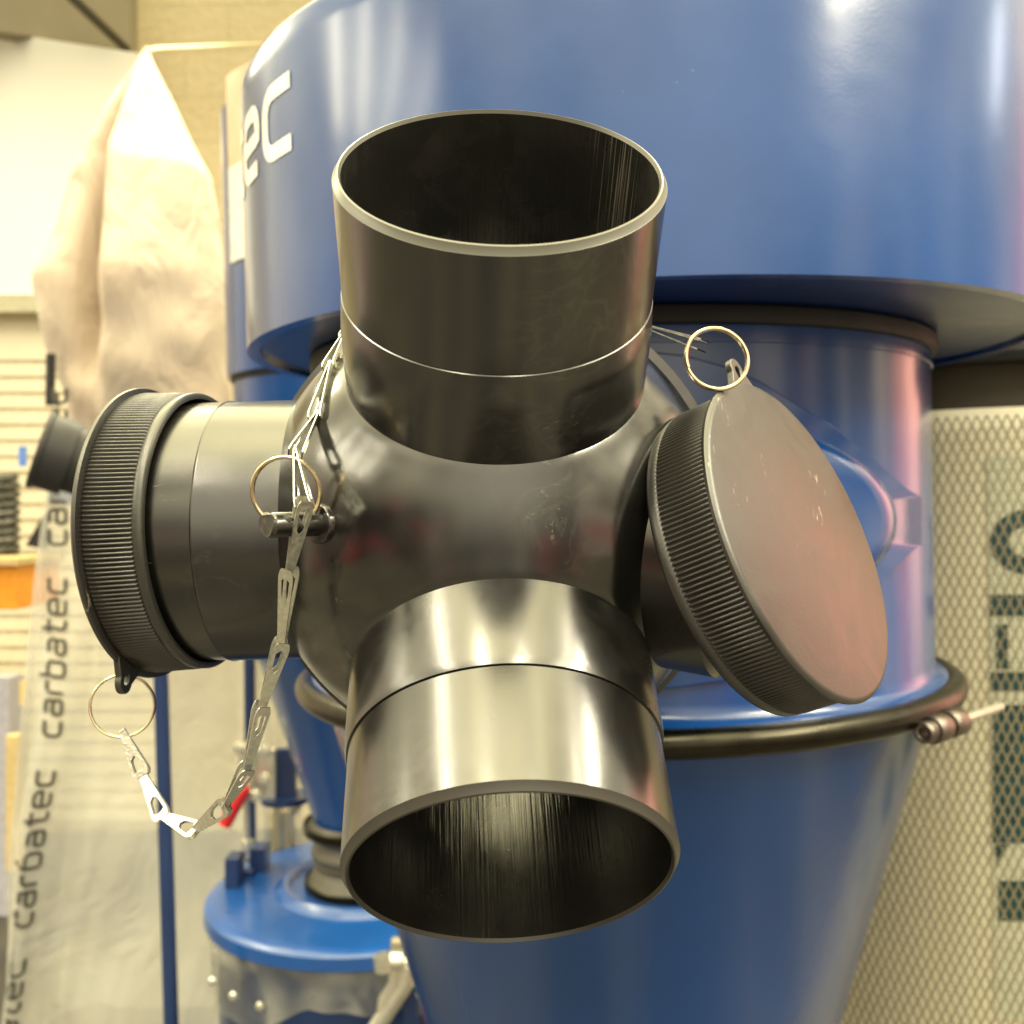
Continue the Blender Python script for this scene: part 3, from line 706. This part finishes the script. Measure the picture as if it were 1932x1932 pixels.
mb=MB(); mb.tube([at(528,1640,2.25),at(528,1530,2.25)],.014,10); mb.tube([at(560,1640,2.3),at(545,1540,2.3),at(575,1500,2.3)],.012,10); boxpx(mb,518,1522,530,1534,2.2,.02); mb.build('swing_bolt',simple('tan_steel',(.42,.38,.27),.35,.6),tg)
tg2=toggle([(745,1860)],1.66,'zinc over-centre latch with long bright levers hooked over the bin lid rim',0)
d=1.66
for pa_,pb2,rr in (((722,1802),(726,1830),.016),((738,1812),(760,1812),.017),((765,1816),(782,1814),.013)):
    mb=MB(); mb.tube([at(*pa_,d),at(*pb2,d)],rr,14); mb.build('pivot_pin',M_zinc,tg2)
mb=MB(); mb.tube([at(745,1815,d),at(746,1855,d),at(727,1885,d),at(722,1925,d)],.012,10); mb.build('lever',M_zinc,tg2)
mb=MB(); mb.tube([at(771,1820,d),at(768,1850,d),at(745,1885,d),at(703,1950,d)],.0145,10); mb.build('lever',M_zinc,tg2)
mb=MB(); mb.tube([at(770,1770,d),at(778,1800,d),at(788,1850,d),at(800,1880,d)],.006,8); mb.tube([at(800,1868,d),at(797,1880,d)],.012,8); mb.build('hook_wire',M_zinc,tg2)
mb=MB(); boxpx(mb,738,1770,768,1808,1.72,.02); mb.build('catch',simple('tan_catch',(.5,.45,.33),.4,.5),tg2,smooth=False,bevel=.004)
mb=MB(); boxpx(mb,762,1860,788,1960,1.70,.02); mb.build('mount_tab',M_navy,tg2,smooth=False)
mb=MB(); mb.tube([at(700,1955,1.655),at(688,1990,1.655)],.013,10); mb.build('grip',M_red,tg2)
mb=MB(); mb.tube([at(806,1885,1.6),at(830,1950,1.6)],.009,10); mb.build('grip',M_red,tg2)
# ================================================================== bag dust collector at left
BX=at(290,1400,2.65)[:2]; 
bagc=thing('bag_dust_collector',(BX[0],BX[1],0),'dust collector with a cream cloth bag above and a clear printed plastic bag below','dust collector')
# cloth bag from silhouette widths
prof=[(96,268,282),(112,262,286),(140,246,300),(200,207,330),(260,181,358),(330,146,396),(400,127,408),(470,104,416),(505,84,420),(534,69,424),(556,71,425),(600,82,426),(660,98,427),(720,118,428),(770,136,428),(830,150,420),(880,165,400),(925,175,385)]
DB=2.65; rowsP=[]; ntheta=160
ysf=np.linspace(96,925,110)
for y in ysf:
    xl=np.interp(y,[p[0] for p in prof],[p[1] for p in prof]); xr=np.interp(y,[p[0] for p in prof],[p[2] for p in prof])
    ring=[]; W=(xr-xl)/2/1932*DB; cx=(xl+xr)/2
    for i in range(ntheta):
        t=2*PI*i/ntheta; r=1.
        # deep vertical fold between the two lobes, towards the viewer's side (t=-90deg)
        q=math.degrees(t)%360
        fx=225+(y<300)*(270-225)*max(0,(300-y)/200)
        ca=(fx-cx)/max(1,(xr-xl)/2); ca=max(-.9,min(.9,ca)); fq=360-math.degrees(math.acos(ca))
        r-=.75*math.exp(-((q-fq+6)/10)**2)*min(1,max(0,(y-100)/90))*(1 if y<620 else max(.2,1-(y-620)/150))
        r+=.16*math.exp(-((q-fq-14)/10)**2)
        wr=.025*math.sin(3*t+y*.012)+.012*math.sin(7*t-y*.02+math.sin(y*.02)*2)+.005*math.sin(11*t+y*.03)
        if y>520: wr+=.045*math.sin(3*t+y*.035)*min(1,max(0,y-520)/170)+.02*math.sin(5*t-y*.05)*min(1,max(0,y-520)/170)
        r+=wr*min(1,(y-90)/80)
        px=cx+(xr-xl)/2*math.cos(t)*(1+ (r-1)*.35)
        dep=DB+W*.85*r*math.sin(t)
        d_=DB
        p=at(px,y,d_)+cdir((0,dep-DB,0)); ring.append(p)
    rowsP.append(ring)
mb=MB(); mb.grid(np.array(rowsP),closev=True)
Mcl,n=mat('cream_cotton'); ob=n.add('ShaderNodeTexCoord').outputs['Object']; cn=n.noise(ob,6,3,.5,.8); wf=n.noise(ob,300,2)
finish(n,Base_Color=n.mix(n.mapr(cn,.3,.7,0,1),(.54,.44,.34,1),(.62,.53,.42,1)),Roughness=.75,Normal=n.bump(wf,.1,.002,n.bump(n.noise(n.scalev(ob,(1,1,.45)),7,4,.55,1.4),.75,.03)),Sheen_Weight=.2)
mb.build('cloth_bag',Mcl,bagc)
mb=MB(); mb.tube([at(275,104,DB),at(275,92,DB),at(283,94,DB+.02),at(300,91,DB+.3),at(512,82,DB+1.4)],.0055,8); mb.build('hanging_wire',simple('cream_cord',(.7,.62,.4),.5),bagc)
# collar between the bags
zc=at(290,925,DB)[2]; 
mb=MB(); mb.lathe([(.20,zc+.03),(.23,zc+.03),(.235,zc+.02),(.235,zc-.03),(.20,zc-.03)],(BX[0],BX[1],0),up,80); mb.build('collar',M_blue,bagc)
mb=MB(); mb.tube([at(96,668,2.5),at(94,765,2.5)],.011,10); mb.build('clamp_rod',M_rubber,bagc)
# clear bag: flat-faced, slack
BP=[(925,72,480),(1000,58,500),(1060,50,520),(1300,32,545),(1583,-2,560),(1932,-20,575),(2350,-30,590)]
def bagP(t,y,off=0):
    xl=np.interp(y,[q[0] for q in BP],[q[1] for q in BP]); xr=np.interp(y,[q[0] for q in BP],[q[2] for q in BP])
    c_,s_=math.cos(t),math.sin(t); W=(xr-xl)/2/1932*2.25
    dd=.008*math.sin(7*t+y*.006)+.003*math.sin(13*t-y*.011+2*math.sin(y*.005))+.0012*math.sin(29*t+y*.01)
    X=W*math.copysign(abs(c_)**.28,c_); Y=.20+(.20+dd*2+off)*math.copysign(abs(s_)**.28,s_)
    return at((xl+xr)/2,y,2.25)+cdir((X+dd*.5*c_,Y,0))
Mbag,n=mat('clear_plastic_bag'); ob=n.add('ShaderNodeTexCoord').outputs['Object']
b1_=n.noise(n.scalev(ob,(1,1,.7)),3.2,3,.5,1.2); tr_=n.add('ShaderNodeBsdfTransparent'); tr_.inputs[0].default_value=(.95,.94,.90,1)
pb_=n.add('ShaderNodeBsdfPrincipled'); n.put(pb_.inputs['Base Color'],(.80,.81,.77,1)); pb_.inputs['Roughness'].default_value=.15; crk=n.noise(n.scalev(ob,(1,1,.6)),4.5,4,.55,2.2); n.put(pb_.inputs['Normal'],n.bump(n.mapr(crk,.44,.60,0,1),.3,.010,n.bump(b1_,.35,.04)))
mx=n.add('ShaderNodeMixShader'); n.put(mx.inputs[0],n.mapr(b1_,.25,.75,.26,.50)); n.l.new(tr_.outputs[0],mx.inputs[1]); n.l.new(pb_.outputs[0],mx.inputs[2]); n.l.new(mx.outputs[0],n.add('ShaderNodeOutputMaterial').inputs[0])
rowsP=[[bagP(t,y) for t in np.linspace(0,2*PI,260,endpoint=False)] for y in np.linspace(925,2060,100)]
mb=MB(); mb.grid(np.array(rowsP),closev=True); pbag=mb.build('plastic_bag',Mbag,bagc)
M_ink=simple('grey_ink',(.05,.05,.045),.5)
cxs=[(900,112),(1240,110),(1386,100),(1596,68),(1811,35),(1932,20),(2300,-20)]
def placeword(ybot,ytop):
    mbw=MB(); L=ybot-ytop
    def F(u,v):
        y=ybot-u/wl*L; x0=np.interp(y,[c[0] for c in cxs],[c[1] for c in cxs]); x=x0+15-v*31
        lo,hi=-PI*.99,-PI*.4
        for _ in range(26):
            mt=(lo+hi)/2; q=MC@(bagP(mt,y)-CAMP); px_=966+1932*q[0]/q[1]
            if px_<x: lo=mt
            else: hi=mt
        return bagP(mt,y,.006)
    word(mbw,'carbatec',F,.23); mbw.build('lettering',M_ink,pbag,smooth=False)
for yb in (1030,1388,1748,2108): placeword(yb,yb-302)
# ================================================================== small background things
M_far=simple('dull_black_plastic',(.022,.022,.022),.6,spec=.5)
# capped port of another manifold
cp=thing('capped_port',at(110,850,1.6),'blurred black capped pipe end poking out left of the near ribbed cap','pipe end')
pa=at(72,846,1.62); pd=cdir((-.80,-.35,.28)); pd/=np.linalg.norm(pd)
mb=MB(); mb.lathe([(0,.0),(.062,0),(.064,-.003),(.064,-.008),(.0605,-.010),(.0605,-.050),(.055,-.050)],pa,pd,64); mb.build('cap',M_far,cp)
mb=MB(); mb.lathe([(.054,-.045),(.054,-.16)],pa,pd,48); mb.build('pipe',M_far,cp)
# coil of black hose
hc=thing('hose_stand',at(8,1050,3.4),'dark speckled hose bundle standing on the orange box','hose bundle')
pts=[]
for q in np.linspace(0,PI*2*9,260): pts.append(at(8,1050-q/(PI*18)*150,3.4)+cdir((.038*math.cos(q),.038*math.sin(q),0)))
mb=MB(); mb.tube(pts,.013,8); mb.build('coiled_hose',simple('black_white_fleck',(.06,.06,.05),.35,bscale=60,var=.8),hc)
mb=MB(); boxpx(mb,-2,900,14,1050,3.4,.04); mb.build('core',M_rubber,hc)
ob_=thing('orange_box',at(25,1140,3.3),'bright orange box standing at the left edge behind the plastic bag','box')
mb=MB(); boxpx(mb,-60,1062,74,1142,3.3,.3); mb.build('carton',simple('orange_card',(.85,.33,.02),.45),ob_,smooth=False,bevel=.004)
mb=MB(); boxpx(mb,-60,1050,78,1062,3.28,.32); mb.build('flap',simple('buff_card',(.55,.42,.20),.6),ob_,smooth=False)
bk=thing('black_bracket',at(65,1030,3.0),'small black triangular bracket beside the neck of the clear bag','bracket')
mb=MB(); mb.prism([at(48,1030,3.0),at(82,970,3.0),at(82,1036,3.0)],cdir((0,.03,0))); mb.build('plate',M_rubber,bk,smooth=False)
bs=thing('blue_tag',at(40,860,3.6),'small blue price tag on the slat wall beside the blurred pipe end','tag')
mb=MB(); boxpx(mb,36,842,50,880,3.6,.01); mb.build('card',simple('tag_blue',(.10,.22,.60),.5),bs,smooth=False)
ct=thing('tan_carton',at(40,1640,3.0),'tan cardboard carton on the floor at left behind the clear bag','carton')
mb=MB(); boxpx(mb,16,1385,40,1640,3.0,.04); mb.build('carton',simple('tan_card',(.62,.48,.24),.6),ct,smooth=False,bevel=.003)
mb=MB(); boxpx(mb,40,1285,52,1330,3.02,.02); mb.build('raised_flap',simple('tan_card_b',(.72,.52,.22),.6),ct,smooth=False)
# upright panel added to stand in for the grey-lilac floor at left
mb=MB(); boxpx(mb,-300,1275,30,2050,3.7,.1); fl=mb.build('floor_standin',simple('lilac_floor_tone',(.42,.42,.50),.4),smooth=False); tagp(fl,'added upright panel standing in for the grey lilac floor at the far left edge','floor panel')
